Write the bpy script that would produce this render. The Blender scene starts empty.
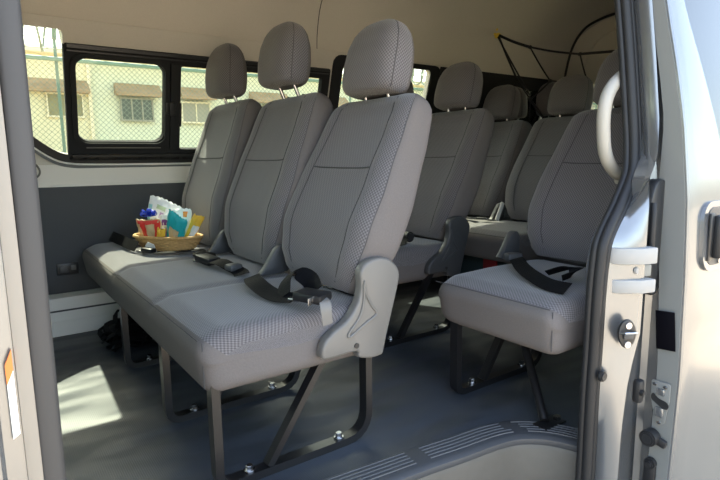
import bpy, bmesh, math, random
from mathutils import Vector, Matrix
from mathutils.geometry import tessellate_polygon
random.seed(7)
S = bpy.context.scene
COL = S.collection
PI = math.pi

# ------------------------------------------------------------------ materials
def new_mat(name):
    m = bpy.data.materials.new(name); m.use_nodes = True
    nt = m.node_tree
    for n in list(nt.nodes): nt.nodes.remove(n)
    out = nt.nodes.new('ShaderNodeOutputMaterial')
    b = nt.nodes.new('ShaderNodeBsdfPrincipled')
    nt.links.new(b.outputs[0], out.inputs[0])
    return m, nt, b, out

def N(nt, t, **kw):
    n = nt.nodes.new(t)
    for k, v in kw.items():
        if hasattr(n, k): setattr(n, k, v)
    return n

def math_node(nt, op, a, b=None):
    n = nt.nodes.new('ShaderNodeMath'); n.operation = op
    for i, v in enumerate((a, b)):
        if v is None: continue
        if isinstance(v, (int, float)): n.inputs[i].default_value = v
        else: nt.links.new(v, n.inputs[i])
    return n.outputs[0]

def mat(name, col, rough=.5, metal=0., coat=0., noise=0., nscale=60., bump=0., spec=.5):
    m, nt, b, out = new_mat(name)
    b.inputs['Base Color'].default_value = (*col, 1)
    b.inputs['Roughness'].default_value = rough
    b.inputs['Metallic'].default_value = metal
    b.inputs['Coat Weight'].default_value = coat
    b.inputs['Coat Roughness'].default_value = .05
    b.inputs['Specular IOR Level'].default_value = spec
    if noise or bump:
        tc = N(nt, 'ShaderNodeTexCoord')
        nz = N(nt, 'ShaderNodeTexNoise'); nz.inputs['Scale'].default_value = nscale; nz.inputs['Detail'].default_value = 4
        nt.links.new(tc.outputs['Object'], nz.inputs['Vector'])
        if noise:
            cr = N(nt, 'ShaderNodeMix', data_type='RGBA')
            cr.inputs['A'].default_value = (*[c*(1-noise) for c in col], 1)
            cr.inputs['B'].default_value = (*[min(1, c*(1+noise)) for c in col], 1)
            nt.links.new(nz.outputs['Fac'], cr.inputs['Factor'])
            nt.links.new(cr.outputs['Result'], b.inputs['Base Color'])
        if bump:
            bp = N(nt, 'ShaderNodeBump'); bp.inputs['Strength'].default_value = bump; bp.inputs['Distance'].default_value = .004
            nt.links.new(nz.outputs['Fac'], bp.inputs['Height'])
            nt.links.new(bp.outputs[0], b.inputs['Normal'])
    return m

def weave_mat(name, dark, light, pitch=.0075, bump=.35):
    """dotted woven upholstery, laid out in metres in the UV map"""
    m, nt, b, out = new_mat(name)
    uv = N(nt, 'ShaderNodeUVMap')
    sp = N(nt, 'ShaderNodeSeparateXYZ'); nt.links.new(uv.outputs[0], sp.inputs[0])
    k = 2*PI/pitch
    su = math_node(nt, 'SINE', math_node(nt, 'MULTIPLY', sp.outputs[0], k))
    sv = math_node(nt, 'SINE', math_node(nt, 'MULTIPLY', sp.outputs[1], k*.9))
    p = math_node(nt, 'MULTIPLY', su, sv)
    f = math_node(nt, 'ADD', math_node(nt, 'MULTIPLY', p, .5), .5)
    mx = N(nt, 'ShaderNodeMix', data_type='RGBA')
    mx.inputs['A'].default_value = (*dark, 1); mx.inputs['B'].default_value = (*light, 1)
    nt.links.new(f, mx.inputs['Factor'])
    nt.links.new(mx.outputs['Result'], b.inputs['Base Color'])
    bp = N(nt, 'ShaderNodeBump'); bp.inputs['Strength'].default_value = bump; bp.inputs['Distance'].default_value = .0015
    nt.links.new(f, bp.inputs['Height']); nt.links.new(bp.outputs[0], b.inputs['Normal'])
    b.inputs['Roughness'].default_value = .9
    b.inputs['Specular IOR Level'].default_value = .2
    b.inputs['Sheen Weight'].default_value = .25
    b.inputs['Sheen Roughness'].default_value = .5
    return m

def floor_mat():
    m, nt, b, out = new_mat('charcoal_vinyl')
    tc = N(nt, 'ShaderNodeTexCoord')
    sp = N(nt, 'ShaderNodeSeparateXYZ'); nt.links.new(tc.outputs['Object'], sp.inputs[0])
    k = 2*PI/.0095
    a = math_node(nt, 'SINE', math_node(nt, 'MULTIPLY', math_node(nt, 'ADD', sp.outputs[0], sp.outputs[1]), k))
    c = math_node(nt, 'SINE', math_node(nt, 'MULTIPLY', math_node(nt, 'SUBTRACT', sp.outputs[0], sp.outputs[1]), k))
    p = math_node(nt, 'MULTIPLY', a, c)
    nz = N(nt, 'ShaderNodeTexNoise'); nz.inputs['Scale'].default_value = 3.2; nz.inputs['Detail'].default_value = 1
    mp = N(nt, 'ShaderNodeMapping'); mp.inputs['Scale'].default_value = (1, 2.2, 1); mp.inputs['Rotation'].default_value = (0, 0, .5)
    nt.links.new(tc.outputs['Object'], mp.inputs[0]); nt.links.new(mp.outputs[0], nz.inputs['Vector'])
    b1 = N(nt, 'ShaderNodeBump'); b1.inputs['Strength'].default_value = .7; b1.inputs['Distance'].default_value = .05
    nt.links.new(nz.outputs['Fac'], b1.inputs['Height'])
    b2 = N(nt, 'ShaderNodeBump'); b2.inputs['Strength'].default_value = .12; b2.inputs['Distance'].default_value = .001
    nt.links.new(p, b2.inputs['Height']); nt.links.new(b1.outputs[0], b2.inputs['Normal'])
    nt.links.new(b2.outputs[0], b.inputs['Normal'])
    mx = N(nt, 'ShaderNodeMix', data_type='RGBA')
    mx.inputs['A'].default_value = (.034, .041, .052, 1); mx.inputs['B'].default_value = (.043, .051, .064, 1)
    nt.links.new(math_node(nt, 'ADD', math_node(nt, 'MULTIPLY', p, .5), .5), mx.inputs['Factor'])
    nt.links.new(mx.outputs['Result'], b.inputs['Base Color'])
    b.inputs['Roughness'].default_value = .5
    return m

def glass_mat(name, tint, refl=.06):
    m, nt, b, out = new_mat(name)
    nt.nodes.remove(b)
    t = N(nt, 'ShaderNodeBsdfTransparent'); t.inputs[0].default_value = (*tint, 1)
    g = N(nt, 'ShaderNodeBsdfGlossy'); g.inputs['Roughness'].default_value = .02
    fr = N(nt, 'ShaderNodeFresnel'); fr.inputs['IOR'].default_value = 1.4
    mx = N(nt, 'ShaderNodeMixShader')
    nt.links.new(math_node(nt, 'MULTIPLY', fr.outputs[0], refl/.06), mx.inputs[0])
    nt.links.new(t.outputs[0], mx.inputs[1]); nt.links.new(g.outputs[0], mx.inputs[2])
    nt.links.new(mx.outputs[0], out.inputs[0])
    return m

M = dict(
    weave=weave_mat('grey_dotted_weave', (.062, .059, .063), (.192, .181, .189), .0086),
    plain=mat('grey_plain_fabric', (.134, .122, .119), .92, noise=.12, nscale=300, bump=.12, spec=.2),  # base colour warmed to include light bounced off the ground
    thread=mat('seam_thread', (.055, .054, .056), .9),
    plastic=mat('grey_plastic', (.135, .13, .122), .42, bump=.05, nscale=500),
    darkplastic=mat('charcoal_plastic', (.052, .054, .058), .45),
    black=mat('black_plastic', (.016, .017, .019), .4),
    rubber=mat('black_rubber', (.014, .0145, .016), .5, spec=.35),
    trimgrey=mat('grey_pillar_trim', (.046, .044, .043), .6),
    stripcream=mat('beige_pillar_paint', (.27, .24, .20), .5),
    metalblack=mat('black_painted_steel', (.010, .010, .011), .32, coat=.12, spec=.4),
    chrome=mat('bright_steel', (.50, .50, .51), .25, metal=1.),
    silver=mat('silver_paint', (.225, .235, .245), .24, metal=.70, coat=.35),
    silvermatte=mat('grey_silver_jamb', (.19, .20, .195), .5, metal=.2),
    ledge=mat('jamb_ledge_paint', (.30, .30, .295), .5),
    cream=mat('cream_painted_metal', (.70, .685, .65), .55),
    creamplastic=mat('cream_plastic', (.36, .345, .305), .45),
    panel=mat('charcoal_wall_panel', (.058, .062, .070), .75, bump=.25, nscale=350),
    headliner=mat('beige_headliner', (.60, .57, .52), .95, noise=.06, nscale=180, bump=.12, spec=.1),
    floor=floor_mat(),
    scuff=mat('charcoal_scuff_plate', (.055, .058, .064), .42),
    stepgrey=mat('grey_step_plastic', (.066, .063, .056), .5, noise=.15, nscale=30),
    glass=glass_mat('tinted_window_glass', (.80, .825, .72)),
    rearglass=glass_mat('rear_tinted_glass', (.62, .65, .58)),
    doorglass=glass_mat('dark_privacy_glass', (.28, .32, .36), .10),
    belt=mat('black_webbing', (.0065, .0068, .008), .6, bump=.2, nscale=900, spec=.06),
    buckle=mat('black_buckle', (.010, .0105, .012), .4, spec=.3),
    sticker=mat('black_sticker', (.003, .003, .005), .5, spec=.05),
    white=mat('white_label', (.80, .80, .78), .5),
    orange=mat('orange_label', (.80, .22, .05), .5),
    cord=mat('black_elastic_cord', (.010, .010, .012), .7),
    yellow=mat('yellow_plastic', (.85, .62, .08), .45),
    sand=mat('sandy_ground', (.47, .375, .255), .95, noise=.25, nscale=1.3),
    bluewall=mat('pale_green_render', (.62, .64, .52), .9, noise=.05, nscale=2),
    yellowwall=mat('pale_yellow_render', (.66, .61, .44), .9, noise=.08, nscale=1.2),
    hood=mat('brown_hood', (.34, .23, .14), .8, noise=.3, nscale=3),
    winglass=mat('dark_window_glass', (.05, .065, .06), .2),
    wingreen=mat('brown_green_shutter', (.22, .20, .11), .6, noise=.35, nscale=4),
    wingrey=mat('grey_shutter', (.27, .26, .22), .6, noise=.1, nscale=6),
    rooffascia=mat('cream_fascia', (.74, .66, .50), .9),
    fencegreen=mat('green_fence_paint', (.13, .22, .19), .6),
    framerubber=mat('black_window_frame', (.026, .027, .029), .75, spec=.04),
    mesh=mat('weathered_mesh_wire', (.17, .20, .17), .7),
    wire=mat('galvanised_wire', (.22, .25, .21), .5, metal=.3),
    leaf=mat('leaf_green', (.10, .16, .05), .8, noise=.4, nscale=3),
    bark=mat('bark', (.14, .10, .07), .9),
)

# ------------------------------------------------------------------ mesh builder
class MB:
    def __init__(self):
        self.v = []; self.f = []; self.m = []; self.uv = []
    def add(self, verts, faces, mi=0, uvs=None):
        b = len(self.v)
        self.v += [Vector(p) for p in verts]
        for i, f in enumerate(faces):
            self.f.append([b+k for k in f])
            self.m.append(mi[i] if isinstance(mi, (list, tuple)) else mi)
            self.uv.append(uvs[i] if uvs else None)
        return self
    def from_bm(self, bm, mi=0, T=None):
        bm.verts.index_update()
        vs = [(T @ v.co) if T else v.co.copy() for v in bm.verts]
        self.add(vs, [[v.index for v in f.verts] for f in bm.faces], mi); bm.free()
        return self
    def box(self, c, s, bev=0., rot=None, mi=0, seg=2):
        bm = bmesh.new(); bmesh.ops.create_cube(bm, size=1)
        for v in bm.verts: v.co = Vector((v.co.x*s[0], v.co.y*s[1], v.co.z*s[2]))
        if bev: bmesh.ops.bevel(bm, geom=list(bm.edges), offset=bev, segments=seg, affect='EDGES', profile=.5)
        T = Matrix.Translation(Vector(c))
        if rot is not None: T = T @ rot.to_4x4()
        return self.from_bm(bm, mi, T)
    def prism(self, pts, a0, a1, axis='y', bev=0., mi=0, seg=2):
        """2D outline extruded; axis y: pts=(x,z); axis z: pts=(x,y); axis x: pts=(y,z)"""
        def P(p, a):
            return {'y': (p[0], a, p[1]), 'z': (p[0], p[1], a), 'x': (a, p[0], p[1])}[axis]
        bm = bmesh.new()
        lo = [bm.verts.new(P(p, a0)) for p in pts]; hi = [bm.verts.new(P(p, a1)) for p in pts]
        n = len(pts)
        bm.faces.new(lo); bm.faces.new(hi[::-1])
        for i in range(n):
            bm.faces.new((lo[i], lo[(i+1) % n], hi[(i+1) % n], hi[i]))
        bmesh.ops.recalc_face_normals(bm, faces=list(bm.faces))
        if bev:
            ed = [e for e in bm.edges if abs((e.verts[0].co-e.verts[1].co).normalized()['xyz'.index(axis)]) < .5]
            bmesh.ops.bevel(bm, geom=ed, offset=bev, segments=seg, affect='EDGES', profile=.5)
        return self.from_bm(bm, mi)
    def plate(self, outer, holes, a0, a1, axis='y', mi=0):
        def P(p, a):
            return {'y': (p[0], a, p[1]), 'z': (p[0], p[1], a), 'x': (a, p[0], p[1])}[axis]
        loops = [outer]+list(holes)
        flat = [p for l in loops for p in l]
        tris = tessellate_polygon([[Vector((p[0], p[1], 0)) for p in l] for l in loops])
        n = len(flat)
        vs = [P(p, a0) for p in flat]+[P(p, a1) for p in flat]
        fs = [list(t) for t in tris]+[[n+i for i in t][::-1] for t in tris]
        o = 0
        for l in loops:
            k = len(l)
            for i in range(k):
                a, b = o+i, o+(i+1) % k
                fs.append([a, b, n+b, n+a])
            o += k
        return self.add(vs, fs, mi)
    def loft(self, rings, caps=True, mi=0, closed=True, fm=None, uscale=None):
        n = len(rings[0]); vs = [p for r in rings for p in r]; fs = []; ms = []; uv = []
        mid = rings[len(rings)//2]
        u = [0.]
        for i in range(n): u.append(u[-1]+(Vector(mid[(i+1) % n])-Vector(mid[i])).length)
        vv = [0.]
        for j in range(len(rings)-1):
            d = max((Vector(rings[j+1][i])-Vector(rings[j][i])).length for i in range(n))
            vv.append(vv[-1]+d)
        for j in range(len(rings)-1):
            for i in range(n if closed else n-1):
                k = (i+1) % n
                fs.append([j*n+i, j*n+k, (j+1)*n+k, (j+1)*n+i])
                ms.append(fm(j, i) if fm else mi)
                uv.append([(u[i], vv[j]), (u[i+1], vv[j]), (u[i+1], vv[j+1]), (u[i], vv[j+1])])
        self.add(vs, fs, ms, uv)
        if caps and closed:
            for r, j in ((rings[0], 0), (rings[-1], len(rings)-2)):
                c = sum((Vector(p) for p in r), Vector())/n
                self.add(list(r)+[c], [[i, (i+1) % n, n] for i in range(n)], [(fm(j, i) if fm else mi) for i in range(n)])
        return self
    def sweep(self, pts, prof, up=(0, 1, 0), closed=False, mi=0, caps=True):
        """prof: list of (a,b): a along the up axis, b along tangent x up"""
        pts = [Vector(p) for p in pts]; up = Vector(up).normalized(); n = len(pts); rings = []
        for i, p in enumerate(pts):
            a = pts[(i-1) % n] if (i > 0 or closed) else p
            b = pts[(i+1) % n] if (i < n-1 or closed) else p
            d1 = (p-a).normalized() if (p-a).length > 1e-9 else None
            d2 = (b-p).normalized() if (b-p).length > 1e-9 else None
            t = ((d1 or d2)+(d2 or d1)).normalized()
            s = 1.
            if d1 and d2:
                s = 1/max(.4, d1.dot(t))
            sd = t.cross(up)
            if sd.length < 1e-4: sd = t.cross(Vector((1, 0, 0)))
            sd.normalize(); u2 = sd.cross(t).normalized()
            rings.append([p+u2*q[0]+sd*q[1]*s for q in prof])
        if closed: rings.append(rings[0])
        return self.loft(rings, caps=caps and not closed, mi=mi)
    def tube(self, pts, r, n=8, up=(0, 0, 1), closed=False, mi=0):
        return self.sweep(pts, [(r*math.cos(2*PI*k/n), r*math.sin(2*PI*k/n)) for k in range(n)], up, closed, mi)
    def bar(self, pts, w, h, up=(0, 1, 0), closed=False, mi=0):
        return self.sweep(pts, [(-w/2, -h/2), (w/2, -h/2), (w/2, h/2), (-w/2, h/2)], up, closed, mi)
    def ribbon(self, pts, w, nrm, th=.0016, mi=0):
        pts = [Vector(p) for p in pts]; rings = []
        if not isinstance(nrm, list): nrm = [nrm]*len(pts)
        for i, p in enumerate(pts):
            t = (pts[min(i+1, len(pts)-1)]-pts[max(i-1, 0)]).normalized()
            nn = Vector(nrm[i]); s = t.cross(nn).normalized(); nn = s.cross(t).normalized()
            rings.append([p-s*w/2-nn*th/2, p+s*w/2-nn*th/2, p+s*w/2+nn*th/2, p-s*w/2+nn*th/2])
        return self.loft(rings, mi=mi)
    def cyl(self, c, r, h, axis='z', n=16, mi=0, bev=0., r2=None):
        bm = bmesh.new(); bmesh.ops.create_cone(bm, cap_ends=True, segments=n, radius1=r, radius2=r if r2 is None else r2, depth=h)
        if bev:
            bmesh.ops.bevel(bm, geom=[e for e in bm.edges if abs(e.verts[0].co.z-e.verts[1].co.z) < 1e-6], offset=bev, segments=2, affect='EDGES')
        R = {'z': Matrix.Identity(4), 'x': Matrix.Rotation(PI/2, 4, 'Y'), 'y': Matrix.Rotation(-PI/2, 4, 'X')}[axis]
        return self.from_bm(bm, mi, Matrix.Translation(Vector(c)) @ R)
    def sphere(self, c, r, s=(1, 1, 1), sub=2, mi=0):
        bm = bmesh.new(); bmesh.ops.create_icosphere(bm, subdivisions=sub, radius=r)
        return self.from_bm(bm, mi, Matrix.Translation(Vector(c)) @ Matrix.Diagonal((*s, 1)))
    def build(self, name, mats, parent=None, angle=40., T=None, off=None, smooth=True, recalc=True):
        me = bpy.data.meshes.new(name)
        vs = [(T @ v) if T else v for v in self.v]
        if off is not None: vs = [v-Vector(off) for v in vs]
        me.from_pydata([tuple(v) for v in vs], [], self.f)
        if not isinstance(mats, (list, tuple)): mats = [mats]
        for m in mats: me.materials.append(m)
        for p, mi in zip(me.polygons, self.m): p.material_index = mi
        if any(self.uv):
            l = me.uv_layers.new(name='UVMap')
            for p, q in zip(me.polygons, self.uv):
                if q:
                    for li, c in zip(p.loop_indices, q): l.data[li].uv = c
        if recalc:
            bm = bmesh.new(); bm.from_mesh(me)
            bmesh.ops.remove_doubles(bm, verts=bm.verts, dist=1e-6)
            bmesh.ops.recalc_face_normals(bm, faces=bm.faces)
            bm.to_mesh(me); bm.free()
        if smooth:
            for p in me.polygons: p.use_smooth = True
            me.set_sharp_from_angle(angle=math.radians(angle))
        o = bpy.data.objects.new(name, me); COL.objects.link(o)
        if parent is not None: o.parent = parent
        return o

def tag(o, label=None, cat=None, group=None, kind=None):
    if label: o['label'] = label
    if cat: o['category'] = cat
    if group: o['group'] = group
    if kind: o['kind'] = kind
    return o
def empty(name, loc=(0, 0, 0), **kw):
    o = bpy.data.objects.new(name, None); COL.objects.link(o); o.location = loc
    o.empty_display_size = .1
    return tag(o, **kw)
def kids(o): return [c for c in bpy.data.objects if c.parent == o]
def copy_tree(o, parent=None):
    ch = kids(o)
    c = o.copy(); COL.objects.link(c)
    if parent is not None: c.parent = parent
    for k in ch: copy_tree(k, c)
    return c
def fillet(pts, r, seg=5):
    """round the corners of a 2D or 3D polyline; r is a number or a list"""
    pts = [Vector(p) for p in pts]; out = [pts[0]]
    for i in range(1, len(pts)-1):
        ri = r[i-1] if isinstance(r, (list, tuple)) else r
        a, b, c = pts[i-1], pts[i], pts[i+1]
        d1 = (a-b).normalized(); d2 = (c-b).normalized(); ang = d1.angle(d2)
        if ri <= 0 or ang > PI-.02: out.append(b); continue
        t = min(ri/math.tan(ang/2), .49*(a-b).length, .49*(c-b).length)
        p0, p1 = b+d1*t, b+d2*t
        for k in range(seg+1):
            s = k/seg
            out.append((p0*(1-s)+b*s)*(1-s)+(b*(1-s)+p1*s)*s)
    out.append(pts[-1]); return out
def rounded_rect(x0, z0, x1, z1, r, seg=5):
    rs = r if isinstance(r, (list, tuple)) else [r]*4     # bl, br, tr, tl
    out = []
    for (cx, cz, a, rr) in ((x0, z0, PI, rs[0]), (x1, z0, 1.5*PI, rs[1]), (x1, z1, 0, rs[2]), (x0, z1, .5*PI, rs[3])):
        ox = cx+rr*(1 if cx == x0 else -1); oz = cz+rr*(1 if cz == z0 else -1)
        for k in range(seg+1):
            t = a+.5*PI*k/seg
            out.append((ox+rr*math.cos(t), oz+rr*math.sin(t)))
    return out
def catmull(pts, seg=6, closed=False):
    pts = [Vector(p) for p in pts]; n = len(pts); out = []
    rng = range(n if closed else n-1)
    for i in rng:
        p1, p2 = pts[i], pts[(i+1) % n]
        p0 = pts[(i-1) % n] if (closed or i > 0) else p1*2-p2
        p3 = pts[(i+2) % n] if (closed or i < n-2) else p2*2-p1
        for k in range(seg):
            t = k/seg
            out.append(.5*((2*p1)+(p2-p0)*t+(2*p0-5*p1+4*p2-p3)*t*t+(3*p1-p0-3*p2+p3)*t**3))
    if not closed: out.append(pts[-1])
    return out
def interp(keys, v):
    for (a, x), (b, y) in zip(keys, keys[1:]):
        if v <= b:
            t = (v-a)/(b-a); t = t*t*(3-2*t)*.6+t*.4
            return x+(y-x)*t
    return keys[-1][1]
def spow(c, e): return math.copysign(abs(c)**e, c)

# ------------------------------------------------------------------ seats
NR = 56
def back_mesh(w, L, tilt, hx, hz):
    """reclining backrest; y across, front faces -x"""
    A = [(0, .70), (.04, .80), (.12, .92), (.26, 1.01), (.45, 1.02), (.7, .955), (.88, .91), (.95, .87), (.985, .80), (1., .71)]
    BF = [(0, .026), (.05, .052), (.14, .076), (.30, .090), (.55, .078), (.8, .062), (.93, .054), (.985, .034), (1., .018)]
    BR = [(0, .034), (.1, .058), (.4, .068), (.75, .064), (.93, .054), (.985, .034), (1., .016)]
    mb = MB(); rows = [0, .015, .04, .08]+[.08+.82*i/22 for i in range(1, 23)]+[.92, .945, .965, .98, .992, 1.]
    R = Matrix.Rotation(tilt, 4, 'Y'); T = Matrix.Translation((hx, 0, hz)) @ R
    def front_x(y, a, bf, v):
        q = abs(y)/a
        d = .020*max(0, 1-(q/.74)**4)*min(1, v/.12)*min(1, (1.02-v)/.12)
        return d
    rings = []
    for v in rows:
        a, bf, br = w/2*interp(A, v), interp(BF, v), interp(BR, v)
        ring = []
        for k in range(NR):
            t = 2*PI*k/NR
            y = a*spow(math.cos(t), 2/4.4); s = math.sin(t)
            x = spow(s, 2/4.4)*(br if s > 0 else bf)
            if s < 0: x += front_x(y, a, bf, v)*abs(s)**.3
            ring.append(T @ Vector((x, y, v*L)))
        rings.append(ring)
    def fm(j, i):
        t = 2*PI*(i+.5)/NR
        return 0 if math.sin(t) < -.42 else 1
    mb.loft(rings, fm=fm)
    # seam threads lying on the front
    def on_front(q, v, lift=.0006):
        a, bf = w/2*interp(A, v), interp(BF, v)
        cq = abs(q)**(4.4/2); s = math.sqrt(max(0, 1-cq*cq))
        x = -spow(s, 2/4.4)*bf+front_x(q*a, a, bf, v)*abs(s)**.3-lift
        return T @ Vector((x, q*a, v*L))
    for q in (-.64, .64):
        mb.tube([on_front(q*(1-.0*v), .03+.94*v/20) for v in range(21)], .0014, 5, up=(1, 0, 0), mi=2)
    mb.tube([on_front(-.64+1.28*k/12, .585) for k in range(13)], .0020, 5, up=(1, 0, 0), mi=2)
    for q in (-.955, .955):
        mb.tube([on_front(q, .05+.9*v/20, .0004) for v in range(21)], .0010, 5, up=(1, 0, 0), mi=2)
    return mb, T

def headrest_mesh(T0, L, w=.235, h=.205, d=.130, gap=.018, fwd=.03):
    A = [(0, .80), (.03, .92), (.1, .98), (.3, 1.), (.55, .985), (.74, .91), (.87, .77), (.95, .58), (.985, .40), (1., .22)]
    B = [(0, .70), (.04, .86), (.14, .97), (.35, 1.), (.6, .93), (.8, .76), (.92, .54), (.98, .32), (1., .14)]
    T = T0 @ Matrix.Translation((-fwd, 0, L+gap)) @ Matrix.Rotation(-.20, 4, 'Y')
    mb = MB(); rings = []
    rows = [0, .02, .05, .1]+[.1+.75*i/12 for i in range(1, 13)]+[.9, .94, .97, .99, 1.]
    for v in rows:
        a, b = w/2*interp(A, v), d/2*interp(B, v)
        rings.append([T @ Vector((spow(math.sin(2*PI*k/40), 2/2.8)*b, a*spow(math.cos(2*PI*k/40), 2/3.2), v*h)) for k in range(40)])
    mb.loft(rings, fm=lambda j, i: 0 if math.sin(2*PI*(i+.5)/40) < .25 else 1)
    for sg in (-1, 1):
        pts = []
        for k in range(17):
            v = .03+.90*k/16
            a, b = w/2*interp(A, v), d/2*interp(B, v)
            t = -.32
            pts.append(T @ Vector((spow(math.sin(t), 2/2.8)*b, sg*(a*spow(math.cos(t), 2/3.2)+.0004), v*h)))
        mb.tube(pts, .0012, 5, up=(1, 0, 0), mi=2)
    posts = []; guides = []
    for sg in (-1, 1):
        posts.append(MB().tube([T0 @ Vector((0, sg*.052, L-.03)), T @ Vector((0, sg*.052, .03))], .0062, 10, up=(1, 0, 0)))
        guides.append(MB().tube([T0 @ Vector((0, sg*.052, L-.012)), T0 @ Vector((0, sg*.052, L+.006))], .012, 12, up=(1, 0, 0)))
    return mb, posts, guides

def add_back(root, yc, w, L, tilt_deg, hx=.752, hz=.375, off=(0, 0, 0), gap=.018, hs=1., fwd=.035):
    mb, T = back_mesh(w, L, math.radians(tilt_deg), hx, hz)
    o3 = (off[0], off[1]-yc, off[2])
    fab = [M['weave'], M['plain'], M['thread']]
    b = mb.build('backrest', fab, root, 50, off=o3)
    h, p, g = headrest_mesh(T, L, .235*hs, .205*hs, .130*hs, gap, fwd)
    for q in g: q.build('post_guide', M['black'], b, off=o3)
    hr = h.build('headrest', fab, root, 50, off=o3)
    for q in p: q.build('headrest_post', M['chrome'], hr, off=o3)
    return b

def cushion_mesh(y0, y1, valleys=(), x0=.331, x1=.775, zt=.370, zb=.226):
    sec = fillet([(x1-.1, zb), (x0+.018, zb), (x0-.002, zt-.028), (x0+.06, zt-.002), (.55, zt+.002), (x1, zt), (x1, zb), (x1-.1, zb)],
                 [.034, .050, .06, .5, .03, .02], 6)
    # dense resample
    pts = []
    for a, b in zip(sec, sec[1:]):
        n = max(1, int((b-a).length/.018))
        for k in range(n): pts.append(a.lerp(b, k/n))
    cx, cz = .55, (zt+zb)/2
    ys = []
    steps = [(0, .040), (.002, .028), (.006, .018), (.012, .010), (.020, .0045), (.032, .001), (.045, 0)]
    ys += [(y0+a, b) for a, b in steps]
    n = int((y1-y0-.125)/.012)
    ys += [(y0+.045+(y1-y0-.125)*k/n, 0) for k in range(1, n)]
    ys += [(y1-a*1.75, b*1.35) for a, b in steps[::-1]]
    rings = []
    for y, ins in ys:
        ring = []
        for p in pts:
            dx = p.x-cx; dz = p.y-cz
            x = p.x-math.copysign(min(ins, abs(dx)), dx)
            z = p.y-math.copysign(min(ins, abs(dz)), dz)*.9
            if p.y > zt-.05:
                for v in valleys: z -= .007*math.exp(-((y-v)/.018)**2)
            ring.append(Vector((x, y, z)))
        rings.append(ring)
    nrm = []
    n = len(pts)
    for i in range(n):
        a, b = pts[i], pts[(i+1) % n]
        nrm.append(((a.y+b.y)/2 > zt-.020))
    mb = MB().loft(rings, fm=lambda j, i: 0 if nrm[i] else 1)
    # seam round the top edge of the front and down the near corner
    xs = x0+.004
    mb.tube([(x0+.0065, y0+.02+(y1-y0-.04)*k/40, zt-.0195) for k in range(41)], .0012, 5, mi=2)
    mb.tube([(x0+.014, y0+.0165, zb+.02+(zt-zb-.045)*k/8) for k in range(9)], .0013, 5, up=(1, 0, 0), mi=2)
    return mb

def add_frame(root, y, off, flip=False, brace=True):
    o = off
    pl = fillet([(.367, .262), (.367, .0105), (.768, .0105), (.768, .262)], [.035, .07], 6)
    f = MB().bar([(p.x, y, p.y) for p in pl], .030, .019).build('leg_frame', M['metalblack'], root, 30, off=o)
    if brace:
        MB().bar([(.486, y, .020), (.650, y, .262)], .026, .016).build('brace', M['metalblack'], root, 30, off=o)
    for x in (.440, .682):
        b = MB(); b.cyl((x, y, .0225), .0125, .005, n=18, bev=.001); b.cyl((x, y, .030), .0085, .011, n=6, bev=.001)
        b.build('bolt', M['chrome'], f, 40, off=o)
    return f

COVER = [(.605, .265), (.612, .300), (.640, .323), (.676, .342), (.705, .376), (.717, .414), (.716, .451), (.735, .474), (.773, .481), (.808, .471),
         (.831, .446), (.834, .419), (.816, .355), (.794, .282), (.784, .245), (.776, .235), (.742, .234), (.708, .244), (.702, .260), (.632, .259)]
def add_cover(root, y, off, m):
    pts = catmull([(a, b, 0) for a, b in COVER], 3, True)
    c = MB().prism([(p.x, p.y) for p in pts], y, y+.030, 'y', bev=.007, seg=3)
    o = c.build('recliner_cover', m, root, 35, off=off)
    r = MB()
    ridge = catmull([(.722, .438), (.722, .395), (.742, .365), (.762, .346), (.745, .330), (.715, .312), (.690, .300), (.672, .300)], 4)
    ridge = [Vector((a, b, 0)) for a, b in ((.7245, .425), (.731, .395), (.745, .368), (.760, .348), (.752, .338), (.730, .328), (.705, .315), (.684, .303), (.676, .305), (.684, .318), (.704, .338), (.718, .364), (.7235, .395))]
    ridge = catmull(ridge, 3, True)
    r.sweep([(p.x, y-.0012, p.y) for p in ridge], [(.0035*math.cos(2*PI*k/8), .0035*math.sin(2*PI*k/8)) for k in range(8)], (0, 1, 0), True)
    r.build('cover_ridge', m, o, 40, off=off)
    rec = [Vector((a, b)) for a, b in ((.7265, .415), (.733, .392), (.746, .366), (.756, .348), (.748, .341), (.728, .332), (.704, .319), (.684, .308), (.690, .318), (.707, .338), (.720, .364), (.725, .395))]
    MB().prism([(p.x, p.y) for p in rec], y-.0010, y+.004, 'y').build('recliner_lever', M['darkplastic'] if m is M['darkplastic'] else M['plastic'], o, 30, off=off)
    MB().cyl((.700, y-.0005, .276), .0065, .004, 'y', 16).build('screw_hole', M['black'], o, off=off)

def hinge_cover(root, y, off, m):
    pts = catmull([(a, b, 0) for a, b in ((.664, .374), (.676, .396), (.694, .422), (.714, .450), (.734, .464), (.752, .456), (.760, .43), (.758, .40), (.750, .378))], 3, True)
    MB().prism([(p.x, p.y) for p in pts], y-.013, y+.013, 'y', bev=.005).build('hinge_cover', m, root, 40, off=off)

# --- first row: three seats on one bench
BY = 1.04
off1 = (.55, BY, 0)
bench = empty('bench_seat', off1, label='grey fabric three-place bench seat in front holding the snack basket', cat='seat')
cushion_mesh(1.035, 2.565, (1.432, 1.895)).build('seat_cushion', [M['weave'], M['plain'], M['thread']], bench, 50, off=off1)
add_back(bench, 1.240, .445, .548, 23.0, off=off1, gap=.000)
add_back(bench, 1.672, .462, .578, 18.0, off=off1, gap=.018, fwd=.065)
add_back(bench, 2.140, .475, .592, 15.0, off=off1, gap=.012, fwd=.050)
for y in (1.062, 1.437, 1.923): add_frame(bench, y, off1)
add_cover(bench, 1.004, off1, M['plastic'])
hinge_cover(bench, 1.452, off1, M['darkplastic']); hinge_cover(bench, 1.897, off1, M['darkplastic'])

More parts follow.
